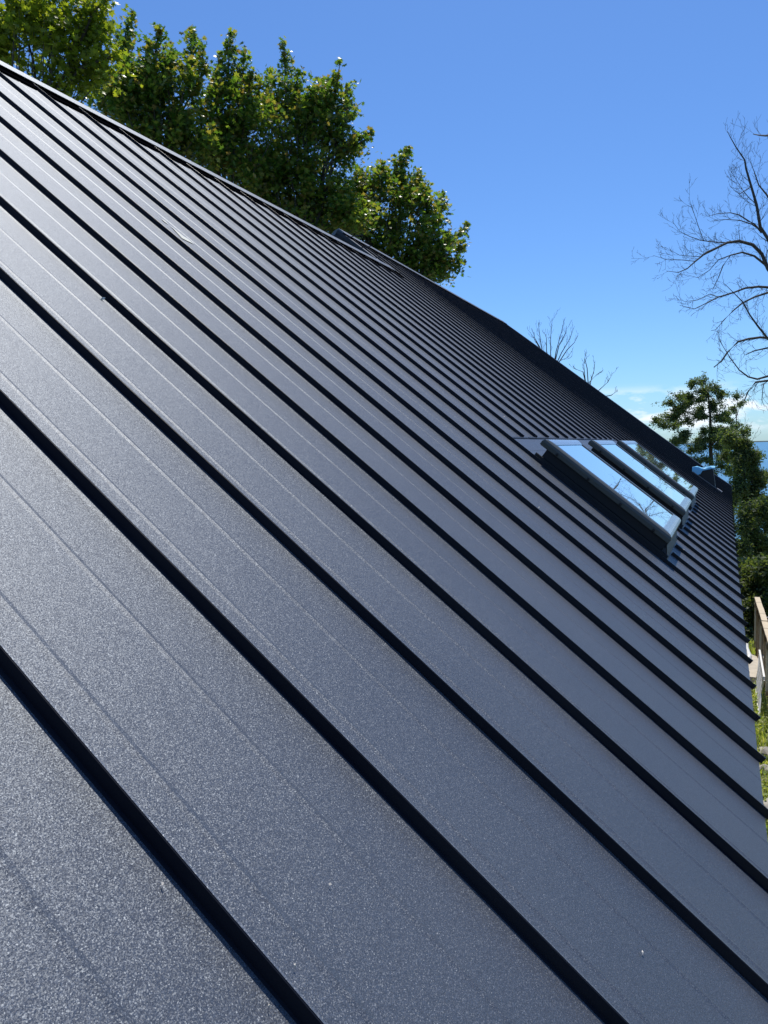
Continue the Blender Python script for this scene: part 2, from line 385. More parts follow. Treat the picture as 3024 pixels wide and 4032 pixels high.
# gable wall of the taller section (above the lower roof), with board joints
m = MB()
top = back(U_STEP, 0, V_R2, -.02)
bot = uv(U_STEP, V_R1, -.03)
A_ = uv(U_STEP, V_R2+.02, -.02); B_ = uv(U_STEP, V_R1+1.2, -.05)
Cc = back(U_STEP, 2.6, V_R2, -.02); Cc2 = back(U_STEP, 2.6+.0, V_R2, -.02)
m.poly([A_, B_, Vector((B_.x, Cc.y, B_.z)), Cc]); upper = m.build('gable_wall', M_WALL, house)
m = MB(); 
for i in range(6):
    z = B_.z + .12 + i*.20
    if z < A_.z-.1:
        m.box((A_.x-.008, (B_.y+Cc.y)/2, z), (.012, abs(Cc.y-B_.y)*.8*(1-i*.17), .01))
m.build('board_joint', M_BLACK, upper)
# rake trim of the step and of the far end
m = MB(); m.sweep([[uv(U_STEP-.03, v, -.10), uv(U_STEP-.03, v, .02), uv(U_STEP+.03, v, .025), uv(U_STEP+.03, v, .0)] for v in v_steps(V_R2, V_R1, 1)]); m.build('rake_trim', M_BLACK, roof)
m = MB(); m.sweep([[uv(U_END-.1, v, .0), uv(U_END-.1, v, .055), uv(U_END+.06, v, .06), uv(U_END+.06, v, -.35)] for v in v_steps(V_R2, V_EAVE+.05, 1)]); m.build('rake_trim', M_CAP, roof)
# walls
yf = uv(0, V_EAVE, -.1).y + .35; yb = back(0, 15, V_R1).y
x0 = uv(U_START, 0).x + .2; x1 = uv(U_END, 0).x - .25
zf = uv(0, V_EAVE, -.1).z - .28
m = MB(); m.quad((x0, yf, -.3), (x1, yf, -.3), (x1, yf, zf+.25), (x0, yf, zf+.25)); m.build('wall', M_WALL, house)
m = MB(); m.quad((x0, yb, -.3), (x1, yb, -.3), (x1, yb, 2.2), (x0, yb, 2.2)); m.build('wall', M_WALL, house)
for x, vr in ((x1, V_R2), (x0, V_R1)):
    ap = uv(0, vr, -.25); m = MB()
    m.poly([(x, yf, -.3), (x, yf, zf), (x, ap.y, ap.z-.1), (x, yb, 2.2), (x, yb, -.3)]); m.build('wall', M_WALL, house)
m = MB()   # soffit and fascia
m.quad(uv(U_START, V_EAVE-.03, -.07), uv(U_END, V_EAVE-.03, -.07), Vector((x1, yf, uv(0, V_EAVE, -.07).z-.02)), Vector((x0, yf, uv(0, V_EAVE, -.07).z-.02)))
m.build('soffit', M_WALL, house)

# skylights -----------------------------------------------------------
def skylight(u0, u1, label):
    v0, v1 = -2.08, .35
    cu = MB(); cu.rbox(u0+.16, u1-.16, v0+.12, v1+.0, .0, .24)
    s = cu.build('skylight', M_CURB, house); s['label'] = label
    # frame ring, rounded outer shoulder
    fr = MB()
    prof = [(0.02, .235), (0.0, .25), (0.0, HS-.06), (.02, HS-.025), (.06, HS-.005), (.11, HS), (.19, HS-.004), (.20, HS-.02)]
    def ring(t, n): return [uv(u0+t, v0+t*1.0, n), uv(u0+t, v1-t*1.0, n), uv(u1-t, v1-t*1.0, n), uv(u1-t, v0+t*1.0, n)]
    rings = [ring(t, n) for t, n in prof]
    ends = [MB(), MB()]
    for a in range(len(rings)-1):
        for k in range(4):
            k2 = (k+1) % 4; tgt = fr
            if k in (1, 3) and a >= 3: tgt = ends[0 if k == 1 else 1]
            tgt.quad(rings[a][k], rings[a][k2], rings[a+1][k2], rings[a+1][k])
    f = fr.build('frame', M_FRAME, s, smooth_=False)
    [q.build('end_cladding', M_BEVEL, s) for q in ends]
    for k in range(4):       # screws along the near side
        v = v0+.32+(v1-v0-.6)*k/3
        c = uv(u0-.006, v, .275); g = MB(); ax = Vector((1, 0, 0)); b1 = slope_dir(0, 1, 0); b2 = slope_dir(0, 0, 1)
        rr = .011
        g.sweep([[c+Vector((dx, 0, 0))+rr*sc_*(math.cos(q)*b1+math.sin(q)*b2) for q in [2*math.pi*i/10 for i in range(10)]] for dx, sc_ in ((.004, 1), (-.004, 1), (-.006, .6))], closed=True, caps=True)
        g.build('screw', M_SCREW, s)
    g = MB(); t = .19
    g.quad(uv(u0+t, v0+t, HS-.016), uv(u0+t, v1-t, HS-.016), uv(u1-t, v1-t, HS-.016), uv(u1-t, v0+t, HS-.016)); g.build('glass_pane', M_GLASS, s)
    # side flashing with its own upstand on both sides
    for side, ue in ((1, u0), (-1, u1)):
        g = MB(); k = side
        g.sweep([[uv(ue+.10*k, v, .002), uv(ue+.10*k, v, .085), uv(ue+.12*k, v, .092), uv(ue+.15*k, v, .085), uv(ue+.17*k, v, .07)] for v in v_steps(v0+.02, FL1-.02, .6)])
        g.poly([uv(ue+.10*k, v0+.02, .002), uv(ue+.10*k, v0+.02, .085), uv(ue+.15*k, v0+.02, .088), uv(ue+.17*k, v0+.02, .0)])
        g.build('side_flashing', M_BLACK, s)
    g = MB()                 # sloping apron below the curb
    g.poly([uv(u0+.10, v1+.01, .20), uv(u0+.13, FL1+.01, .012), uv(u1+.05, FL1+.01, .012), uv(u1-.05, v1+.01, .20)])
    g.poly([uv(u0+.12, v1+.01, .18), uv(u0+.13, FL1+.01, .0), uv(u0+.13, v1, .0)])
    g.build('apron_flashing', M_APRON, s)
    return s
skylight(*SKY[0], 'nearest and largest looking of the three skylights')
skylight(*SKY[1], 'middle skylight between the nearest and the farthest one')
skylight(*SKY[2], 'farthest of the three skylights')

# roof vent under blue plastic ---------------------------------------
q0 = uv(28.0, -.12, 0); bw, bl_, zt = .40, .36, q0.z+.09      # a plumb box with a level top
def slope_z(y): return q0.z + (y-q0.y)*math.tan(SL) - .03
m = MB(); y1 = q0.y - bl_
m.hexa([Vector(p) for p in ((q0.x, q0.y, slope_z(q0.y)), (q0.x, y1-.06, slope_z(y1-.06)), (q0.x+bw, y1-.06, slope_z(y1-.06)), (q0.x+bw, q0.y, slope_z(q0.y)),
        (q0.x, q0.y, zt), (q0.x, y1, zt), (q0.x+bw, y1, zt), (q0.x+bw, q0.y, zt))])
vent = m.build('roof_vent', M_BLACK, house)
m = MB(); m.rbox(27.86, 28.0, -.20, 1.08, .0, .045); m.rbox(27.5, 28.0, 1.08, 1.34, .0, .07); m.build('flashing', M_GREYFL, vent)
m = MB(); g_ = []
for i in range(9):
    row = []
    for k in range(11):
        a = i/8; b = k/10
        q = Vector((q0.x-.03+(bw+.06)*a, q0.y+.03-(bl_+.07)*b, zt+.015+.018*math.sin(b*9)+random.uniform(-.006, .012)))
        row.append(q)
    if i == 0:
        for drop, sh in ((.17, 0), (.07, 0)): g_.append([q + Vector((-.015, sh-.02*math.sin(n_), -drop*(1.0 if n_ < 5 else .25)*(1-abs(n_-2)/6 if n_ < 5 else 1)+random.uniform(-.006, .006))) for n_, q in enumerate(row)])
    g_.append(row)
m.sweep(g_); o = m.build('plastic_sheet', M_BLUE)
tag(o, 'crumpled light blue plastic sheet over the roof vent beyond the skylights', 'plastic sheet')

# ================================================================== TREES
LEAF = np.array([(0, -.10, 0), (.17, -.42, .02), (.15, -.15, .03), (.50, -.22, .05), (.34, .02, .03), (.47, .33, .06), (.20, .22, .02), (.0, .58, .07),
                 (-.20, .22, .02), (-.47, .33, .06), (-.34, .02, .03), (-.50, -.22, .05), (-.15, -.15, .03), (-.17, -.42, .02), (0, .05, -.03)], dtype=np.float32)
LT = np.array([(14, i, i+1) for i in range(0, 13)] + [(14, 13, 0)], dtype=np.int32)
SPRAY = np.array([(0, -.5, 0), (.14, -.22, .02), (.40, .02, .06), (.16, .08, 0), (.26, .42, .05), (.0, .55, .03), (-.20, .36, .05), (-.15, .05, 0), (-.42, -.04, .06), (-.13, -.25, .02)], dtype=np.float32)
ST = np.array([(0, 1, 9), (1, 3, 7), (1, 7, 9), (1, 2, 3), (9, 7, 8), (3, 4, 5), (3, 5, 7), (5, 6, 7)], dtype=np.int32)
def leaves(name, P, size, mat_, parent, base=LEAF, tri=LT, droop=0.5, up=None):
    P = np.asarray(P, dtype=np.float32); n = len(P)
    s = (size*(0.6+0.7*rng.random(n))).astype(np.float32)
    # random frames with normals mostly up/tilted
    nrm = rng.normal(size=(n, 3)); nrm[:, 2] = np.abs(nrm[:, 2])*1.1 + droop; nrm /= np.linalg.norm(nrm, axis=1)[:, None]
    t = rng.normal(size=(n, 3)); t[:, 2] -= .6; t -= (t*nrm).sum(1)[:, None]*nrm; t /= np.linalg.norm(t, axis=1)[:, None]
    b = np.cross(nrm, t)
    L = base[None]*s[:, None, None]
    V = P[:, None, :] + L[:, :, 0:1]*b[:, None, :] + L[:, :, 1:2]*t[:, None, :] + L[:, :, 2:3]*nrm[:, None, :]
    k = len(base); T = tri[None] + (np.arange(n)*k)[:, None, None]
    return tag(mesh_np(name, V.reshape(-1, 3), T.reshape(-1, 3), mat_, parent), kind='stuff')
D2F = 3024/1659.0
def dpix(x, y, d): return pix(x*D2F, y*D2F, d)
def bez(a, b, bend, k=6):
    a, b = Vector(a), Vector(b); mid = (a+b)/2 + Vector(bend)
    return [(1-t)**2*a + 2*t*(1-t)*mid + t*t*b for t in [i/(k-1) for i in range(k)]]
def rvec(s): return Vector(rng.normal(size=3)*s)
def maple(label, depth, shoots, blobs, leafsize, mat_, density=1.0, trunk=None):
    """shoots: (tip x, tip y, base x, base y, width) blobs: (x, y, rx, ry), both where they stand at that distance."""
    px_m = FPX/D2F/depth       # display pixels per metre here
    tb = dpix(trunk[0], 950, depth); base = Vector((tb.x, tb.y, ground_z(tb.x, tb.y)-.1))
    t = empty('maple_tree', base); tag(t, label, 'tree', 'maple trees behind the roof ridge')
    fork = dpix(trunk[0], trunk[1], depth)
    m = MB(); m.tube([base+Vector((0, 0, 0)), base*.6+fork*.4+rvec(.15), fork], [.20, .15, .09], 8)
    tr = part(m.build('trunk', M_BARK), t)
    P = []; lm = MB()
    for (x, y, bx, by, w) in shoots:
        dd = depth + rng.uniform(-1.0, 1.0)
        a = dpix(bx, by, depth+rng.uniform(-.4, .4)); b = dpix(x, y, dd)
        ln = (b-a).length; pts = bez(a, b, rvec(.10*ln), 9)
        lm.tube(bez(fork, a, rvec(.35), 5), [.045, .038, .032, .028, .022], 5)
        lm.tube(pts, [.035*(1-i/9)+.005 for i in range(9)], 4)
        wm = w/px_m
        n = int(80*density*ln*max(wm, .25)*2.2)
        for _ in range(n):
            q = rng.random()**.8; i = min(7, int(q*8)); f = q*8-i; c = pts[i]*(1-f)+pts[i+1]*f
            rad = (wm*(1-q)**.42*.72)*(.40+.95*abs(math.sin(q*7+bx*.7))) + .08
            d = rvec(1.0); d.normalize(); P.append(c + d*rad*(rng.random()**.6))
        # side sprigs making the outline uneven
        for _ in range(int(ln*8)):
            q = rng.uniform(.05, .9); i = min(7, int(q*8)); c = pts[i]
            d = rvec(1); d.z = abs(d.z)*.9; d.normalize(); L_ = wm*(1-q)**.7*.95+.28
            e_ = c+d*L_*rng.uniform(.5, 1.2); lm.tube([c, (c+e_)/2+rvec(.03), e_], [.010, .007, .003], 3)
            for _k in range(9): P.append(c.lerp(e_, rng.uniform(.35, 1.05)) + rvec(.07))
    for (x, y, rx, ry) in blobs:
        c0 = dpix(x, y, depth); rX, rY = rx/px_m, ry/px_m; rz = min(1.6, (rX+rY)*.5)
        ncl = int(29*rX*rY*density)+6
        for _ in range(ncl):
            d = rvec(1); d.normalize(); d *= rng.random()**.33
            cc = c0 + Rt*(d.x*rX) + Up*(d.y*rY) + Fd*(d.z*rz); r = rng.uniform(.16, .36)
            k = int(rng.uniform(26, 46)); P += [cc + Vector(rng.normal(size=3)*(r*.75, r*.75, r*.5)) for _k in range(k)]
            if rng.random() < .3: lm.tube([fork.lerp(cc, .55)+rvec(.1), cc], [.02, .006], 3)
    part(lm.build('limbs', M_BARK), t)
    P = np.array([tuple(p) for p in P])
    part(leaves('foliage', P, leafsize, mat_, None), t)
    return t
# display coordinates (1659 wide)
maple('bright yellow green maple at the upper left corner above the ridge', 16.5,
      [(232, -5, 170, 110, 34), (150, -50, 110, 60, 40), (258, 120, 170, 150, 26), (60, -60, 50, 60, 40), (240, 160, 150, 150, 24), (20, 40, -30, 100, 40), (215, 55, 150, 110, 30), (-60, -20, -80, 90, 50)],
      [(120, 110, 110, 75), (30, 90, 90, 80), (190, 105, 55, 70), (150, 190, 60, 25), (70, 30, 90, 50), (-90, 100, 90, 90), (190, 40, 45, 45)], .145, M_LEAF1, 1.0, trunk=(60, 330))
maple('maple with two narrow pointed tops and bronze tips right of the bright one', 21,
      [(290, 24, 300, 190, 34), (345, 60, 335, 200, 34), (318, 85, 310, 200, 30), (415, 62, 395, 200, 32), (438, 105, 410, 210, 30), (262, 90, 285, 200, 26), (240, 160, 290, 230, 26), (370, 115, 365, 220, 30)],
      [(300, 190, 75, 60), (380, 200, 70, 70), (345, 260, 90, 50), (410, 290, 60, 50), (265, 215, 38, 30), (440, 330, 60, 40), (290, 250, 80, 50), (360, 320, 80, 40), (240, 190, 30, 35)], .15, M_LEAF2, 1.25, trunk=(345, 420))
maple('maple with one slender top in the middle of the row', 22,
      [(500, 68, 495, 220, 30), (478, 112, 480, 220, 26), (530, 105, 515, 230, 28), (545, 150, 530, 250, 28), (465, 170, 470, 260, 26), (560, 190, 540, 270, 26)],
      [(500, 230, 50, 80), (500, 330, 70, 60), (550, 300, 60, 80), (470, 290, 50, 50), (520, 390, 70, 50)], .15, M_LEAF2, 1.25, trunk=(505, 480))
maple('tallest and broadest maple of the row with several leader shoots', 23,
      [(612, 92, 615, 260, 34), (585, 150, 600, 260, 28), (650, 150, 640, 260, 30), (735, 132, 715, 260, 28), (700, 165, 690, 270, 30), (748, 190, 725, 290, 28), (765, 240, 720, 310, 26), (805, 282, 730, 320, 24), (795, 300, 730, 340, 20), (670, 190, 665, 280, 30)],
      [(620, 260, 70, 85), (700, 260, 60, 70), (650, 350, 100, 60), (730, 320, 50, 40), (600, 390, 70, 60), (690, 420, 80, 50), (770, 470, 60, 50), (640, 440, 50, 30), (680, 470, 90, 50), (560, 410, 70, 45), (620, 480, 80, 40)], .15, M_LEAF2, 1.25, trunk=(650, 560))
maple('lowest maple at the right end of the row above the taller roof', 25,
      [(885, 315, 870, 440, 26), (830, 350, 820, 440, 26), (860, 345, 850, 440, 26), (905, 370, 890, 460, 24), (955, 412, 930, 510, 24), (925, 425, 915, 500, 24), (1010, 490, 950, 540, 22), (1012, 530, 950, 560, 20), (1000, 560, 940, 570, 22), (775, 360, 780, 450, 26), (985, 520, 940, 550, 22), (970, 600, 930, 570, 18)],
      [(820, 430, 90, 65), (890, 480, 65, 75), (760, 440, 60, 60), (930, 540, 50, 55), (860, 560, 80, 50), (950, 580, 40, 28), (800, 510, 80, 50), (740, 490, 70, 50), (820, 570, 90, 40), (880, 600, 70, 35)], .155, M_LEAF2, 1.3, trunk=(860, 660))

def spread_clumps(box_list, n, rx=26, ry=20):
    out = []; A = [abs((b[2]-b[0])*(b[3]-b[1])) for b in box_list]; s = sum(A)
    for b, a in zip(box_list, A):
        for _ in range(max(1, int(n*a/s))): out.append((rng.uniform(b[0], b[2]), rng.uniform(b[1], b[3]), rng.uniform(.6, 1.3)*rx, rng.uniform(.6, 1.3)*ry))
    return out
# cedars ---------------------------------------------------------------
def cedar(label, depth, trunk_pts, clumps, size=.20, dens=1.0, trunk_r=.13, cat_group='cedars between the house and the lake'):
    px_m = FPX/depth
    top = pix(*trunk_pts[0], depth); bot = pix(*trunk_pts[-1], depth)
    base = Vector((bot.x, bot.y, ground_z(bot.x, bot.y)-.2))
    t = empty('cedar_tree', base); tag(t, label, 'tree', cat_group)
    pts = [base] + [pix(a, b, depth) for a, b in reversed(trunk_pts)]
    m = MB(); m.tube(pts, [trunk_r*(1-.9*i/(len(pts)-1)) for i in range(len(pts))], 7); part(m.build('trunk', M_CBARK), t)
    lm = MB(); P = []
    for (x, y, rx, ry) in clumps:
        c0 = pix(x, y, depth+rng.uniform(-.8, .8)); rX, rY = rx/px_m, ry/px_m
        # branch from the trunk to the clump, sweeping up at its end
        k = min(range(len(pts)), key=lambda i: abs(pts[i].z-(c0.z-.2))); a = pts[k]
        lm.tube(bez(a, c0, (0, 0, -.12), 5), [.03, .024, .018, .012, .006], 4)
        for _ in range(int(14*dens)):
            d = rvec(.75); q = c0 + Rt*(d.x*rX)+Up*(d.y*rY)+Fd*(d.z*(rX+rY)*.5)
            lm.tube([c0.lerp(q, .2), q], [.006, .003], 3)
            P += [c0.lerp(q, .25+.85*rng.random()) + Vector(rng.normal(size=3)*(.085, .085, .085)) for _k in range(int(38*dens))]
    part(lm.build('limbs', M_CBARK), t)
    P = np.array([tuple(p) for p in P]); part(leaves('foliage', P, size*.5, M_CEDAR, None, SPRAY, ST, .1), t)
    return t
cedar('open cedar with ragged crown standing above the far roof corner', 46,
      [(2775, 1500), (2790, 1560), (2797, 1640), (2798, 1760), (2802, 1850), (2810, 2100)],
      [(2725, 1512, 22, 18), (2765, 1500, 20, 22), (2785, 1530, 26, 22), (2680, 1560, 30, 18), (2640, 1585, 26, 12), (2700, 1590, 30, 22), (2760, 1575, 30, 24), (2820, 1570, 26, 26), (2640, 1640, 24, 12), (2590, 1655, 20, 9), (2610, 1680, 26, 14), (2655, 1680, 26, 16),
       (2700, 1660, 28, 18), (2745, 1640, 26, 20), (2830, 1640, 24, 22), (2690, 1730, 20, 18), (2720, 1770, 24, 20), (2760, 1740, 24, 22), (2780, 1810, 26, 20), (2740, 1820, 26, 22), (2830, 1720, 22, 20), (2655, 1740, 10, 8), (2830, 1800, 24, 24), (2800, 1870, 30, 24), (2770, 1700, 22, 16), (2670, 1610, 20, 12)] + spread_clumps([(2690, 1530, 2850, 1620), (2650, 1610, 2870, 1760), (2730, 1750, 2880, 1880)], 42, 19, 12), .21, 1.1, .2)
cedar('thin sparse cedar behind the open cedar crown', 50,
      [(2905, 1560), (2900, 1640), (2895, 1720), (2890, 1900)],
      [(2900, 1560, 14, 14), (2915, 1590, 14, 12), (2885, 1610, 16, 12), (2870, 1660, 18, 14), (2900, 1680, 16, 12), (2880, 1710, 20, 14)], .24, .8, .09)
cedar('dense round cedar at the right edge in front of the lake', 29,
      [(2925, 1720), (2928, 1800), (2930, 1950), (2935, 2150)],
      spread_clumps([(2870, 1740, 2960, 1860), (2900, 1790, 2990, 1960), (2860, 1860, 3010, 2000), (2850, 1700, 2930, 1800)], 52, 20, 15) + [(2935, 1745, 14, 12), (2970, 1800, 14, 12), (3010, 1870, 12, 12)], .17, 1.1)
cedar('lower cedar beside the far eave corner under the round one', 23.5,
      [(2950, 1980), (2950, 2100), (2952, 2300)],
      spread_clumps([(2900, 1980, 3040, 2160), (2915, 2150, 3040, 2330)], 40, 26, 22), .17, 1.1)
cedar('shaded cedar low behind the wooden railing', 17.4,
      [(2990, 2290), (2990, 2400), (2990, 2500)],
      spread_clumps([(2935, 2240, 3060, 2480), (2940, 2400, 3060, 2530)], 50, 34, 30), .17, 1.3)
cedar('cedar just outside the right picture edge leaning in', 30,
      [(3075, 1850), (3075, 2000), (3075, 2200)],
      spread_clumps([(3030, 1880, 3120, 2200), (3040, 2150, 3150, 2400)], 30, 28, 24), .17, 1.0)

# bare trees -----------------------------------------------------------
MINR = .0040
def twigs(m, pts, r0, r1, level, rate, length, curl=(0, 0, .5)):
    """grow side twigs off a limb given as points."""
    n = len(pts)
    seg = [(pts[i+1]-pts[i]).length for i in range(n-1)]; tot = sum(seg)
    if level == 0: return
    cnt = max(2, int(tot*rate))
    for c in range(cnt):
        s = (c+rng.uniform(.2, .9))/cnt*tot; s = max(tot*.06, min(tot*.99, s)); i = 0
        while i < n-2 and s > seg[i]: s -= seg[i]; i += 1
        p = pts[i].lerp(pts[i+1], min(1, s/seg[i])); d = (pts[i+1]-pts[i]).normalized()
        side = d.cross(Vector(rng.normal(size=3))).normalized()
        g = (d*.75 + side*rng.uniform(.5, 1.0)).normalized()
        L = length*rng.uniform(.5, 1.25); f = (c+1)/cnt
        q = [p]; k = 5; dirv = g.copy()
        for j in range(k):
            dirv = (dirv + Vector(curl)*.26 + rvec(.06)).normalized(); q.append(q[-1]+dirv*L/k)
        ra = (r0*(1-f)+r1*f)*.55; ra = max(ra, MINR*1.25)
        m.tube(q, [max(MINR, ra*(1-.8*j/k)) for j in range(k+1)], 4 if ra > .01 else 3)
        twigs(m, q, ra, ra*.3, level-1, rate*1.35, length*.5, curl)
def crop6(x, y): return (2500+x/1.702, 400+y/1.702)
limbs6 = [
 ([(930, 1000), (892, 920), (840, 840), (815, 690), (780, 570), (745, 450), (735, 390), (680, 310), (640, 240), (620, 200)], .050, .006),
 ([(930, 1170), (892, 1120), (850, 1020), (790, 960), (700, 935), (620, 945), (540, 985), (480, 1010), (400, 1075), (350, 1120), (290, 1145), (210, 1135)], .055, .005),
 ([(870, 1090), (800, 1035), (720, 1010), (640, 1030), (590, 1100), (560, 1180), (520, 1260)], .030, .006),
 ([(950, 1265), (892, 1245), (830, 1240), (740, 1250), (660, 1280), (560, 1310), (480, 1350), (400, 1390), (300, 1365)], .038, .005),
 ([(950, 1270), (892, 1280), (800, 1310), (720, 1350), (660, 1400), (600, 1460), (540, 1530), (510, 1535)], .032, .005),
 ([(940, 1640), (892, 1590), (820, 1500), (770, 1430), (720, 1340), (660, 1280), (600, 1220)], .034, .006),
 ([(950, 1600), (892, 1585), (840, 1580), (760, 1590), (690, 1610), (620, 1680), (580, 1740), (530, 1780)], .036, .018),
 ([(950, 1640), (892, 1650), (800, 1670), (745, 1695)], .026, .012),
 ([(960, 1840), (892, 1840), (820, 1860), (760, 1845), (700, 1800), (640, 1720), (590, 1640), (550, 1550)], .034, .004),
 ([(960, 1860), (892, 1870), (810, 1880), (760, 1940), (735, 2000), (700, 2030)], .036, .006),
 ([(850, 880), (800, 820), (760, 800), (700, 760), (640, 745), (560, 750), (480, 770)], .026, .004),
 ([(880, 900), (840, 860), (780, 820), (700, 795), (600, 790), (520, 800)], .022, .004),
 ([(640, 945), (600, 945), (520, 940), (440, 930), (370, 905), (300, 870), (250, 800)], .018, .004),
 ([(500, 940), (460, 930), (430, 850), (390, 730), (360, 640)], .014, .003),
 ([(780, 570), (700, 620), (640, 570), (625, 530)], .014, .003),
 ([(815, 690), (760, 640), (720, 590), (660, 490)], .016, .003),
 ([(600, 950), (540, 990), (440, 1040), (300, 1030), (200, 975)], .014, .003),
 ([(400, 1070), (300, 1060), (200, 1055), (120, 1030)], .010, .003),
 ([(892, 1870), (860, 1900), (850, 2000), (870, 2050)], .016, .003),
 ([(930, 700), (880, 620), (830, 560), (800, 470), (765, 385)], .028, .004),
 ([(640, 1030), (560, 1060), (500, 1130), (420, 1180), (345, 1160)], .014, .003),
 ([(560, 1310), (500, 1290), (420, 1330), (330, 1340), (285, 1300)], .012, .003),
]
dD = 26
tb = pix(3190, 1900, dD); base = Vector((tb.x, tb.y, ground_z(tb.x, tb.y)-.3))
t = empty('bare_tree', base); tag(t, 'large dead leafless tree reaching in from the right edge', 'tree')
trunk_px = [(3185, 2400), (3190, 2000), (3180, 1700), (3150, 1450), (3120, 1150), (3130, 800), (3100, 500), (3110, 250)]
tp = [base]+[pix(a, b, dD) for a, b in trunk_px]
m = MB(); m.tube(tp, [.34, .30, .27, .24, .19, .15, .11, .07, .02], 9); part(m.build('trunk', M_DEAD), t)
m = MB(); tw = MB()
for k, (pl, ra, rb_) in enumerate(limbs6):
    d0 = dD + rng.uniform(-.6, .6); sl_ = rng.uniform(-.8, .8)
    pts = [pix(*crop6(*q), d0+sl_*i/len(pl)) for i, q in enumerate(pl)]
    n = len(pts)
    rr = [1.35*(ra*(1-i/(n-1))+rb_*(i/(n-1))) for i in range(n)]
    if pl[0][0] >= 900:      # joins the trunk outside the picture
        j = min(range(len(tp)), key=lambda i: (tp[i]-pts[0]).length+ (0 if tp[i].z < pts[0].z else 2)); pts = [tp[j]] + pts; rr = [ra*1.2] + rr
    m.tube(pts, rr, 6)
    up_ = .35 if k not in (2, 3, 4, 9) else -.1
    twigs(tw, pts[(1 if pl[0][0] >= 900 else 0):], ra*.7, rb_, 3, 4.3, .66, (0, 0, up_))
for k in range(18):          # the rest of the crown, outside the frame and seen in the skylight glass
    j = rng.integers(3, 8); a = tp[j]; g = Vector((rng.normal(), rng.normal(), rng.uniform(.1, 1.1)))
    g -= Rt*(-abs(g.dot(Rt)))*0; 
    if g.dot(Rt) < 0: g -= 2*g.dot(Rt)*Rt
    g.normalize(); L = rng.uniform(2, 4.5); pts = bez(a, a+g*L, rvec(.3)+Vector((0, 0, -.3)), 7)
    m.tube(pts, [.07*(1-i/7)+.006 for i in range(7)], 5); twigs(tw, pts, .04, .006, 2, 2.2, .9, (0, 0, .4))
part(m.build('limbs', M_DEAD), t); tag(part(tw.build('twigs', M_DEAD), t), kind='stuff')

def small_bare(label, depth, stems, r=.03, name='bare_tree', lev=2, rate=3.0, ln=.8, base_off=0):
    b0 = pix(*stems[0][0], depth); base = Vector((b0.x, b0.y, ground_z(b0.x, b0.y)-.2))
    t = empty(name, base); tag(t, label, 'tree')
    m = MB(); m.tube([base, base.lerp(b0, .5)+rvec(.1), b0], [r*3.5, r*2.6, r*2], 7); part(m.build('trunk', M_DEAD), t)
    m = MB(); tw = MB()
    for s in stems:
        pts = [pix(a, b, depth+rng.uniform(-.3, .3)) for a, b in s]; n = len(pts)
        pts[0] = b0.copy()
        m.tube(pts, [r*(1-.8*i/(n-1)) for i in range(n)], 5); twigs(tw, pts[1:], r*.5, r*.2, lev, rate, ln, (0, 0, .9))
    part(m.build('limbs', M_DEAD), t); tag(part(tw.build('twigs', M_DEAD), t), kind='stuff')
def c9(x, y): return (2000+x/3.687, 1220+y/3.687)
MINR = .0065
small_bare('far leafless tree with upright twigs just above the far rake', 42,
   [[c9(650, 900), c9(500, 620), c9(460, 350), c9(440, 180)], [c9(650, 900), c9(620, 640), c9(620, 400), c9(645, 120)], [c9(650, 900), c9(700, 600), c9(770, 350), c9(815, 150)],
    [c9(650, 900), c9(780, 620), c9(900, 420), c9(955, 260)], [c9(650, 900), c9(860, 580), c9(960, 480), c9(1020, 370)], [c9(650, 900), c9(540, 700), c9(400, 450), c9(320, 320)], [c9(650, 900), c9(750, 740), c9(870, 690), c9(925, 600)], [c9(650, 900), c9(560, 600), c9(560, 420), c9(545, 350)], [c9(650, 900), c9(450, 520), c9(385, 400), c9(380, 320)], [c9(650,900), c9(740,520), c9(840,330), c9(850,230)]], .035, rate=3.4, ln=.55)
small_bare('smaller far leafless tree with crooked branches lower on the rake', 40,
   [[c9(1180, 1300), c9(1120, 1000), c9(1100, 800), c9(1130, 610)], [c9(1180, 1300), c9(1180, 1050), c9(1290, 940), c9(1390, 870)], [c9(1180, 1300), c9(1200, 1050), c9(1250, 880), c9(1265, 740)],
    [c9(1180, 1300), c9(1340, 1150), c9(1450, 1050), c9(1530, 905)], [c9(1180, 1300), c9(1090, 900), c9(980, 860), c9(950, 820)], [c9(1180, 1300), c9(1150, 850), c9(1120, 720), c9(1110, 700)], [c9(1180, 1300), c9(1500, 1240), c9(1590, 1180), c9(1585, 1150)]], .032, rate=3.4, ln=.42)
MINR = .004
small_bare('slim leafless sapling beside the thin cedar near the lake', 34,
   [[(2930, 1800), (2926, 1720), (2918, 1670), (2914, 1650)], [(2930, 1800), (2925, 1720), (2930, 1680), (2935, 1650)], [(2930, 1800), (2945, 1720), (2950, 1700), (2955, 1680)], [(2930, 1800), (2965, 1730), (2978, 1700)]], .014, rate=4, ln=.4)

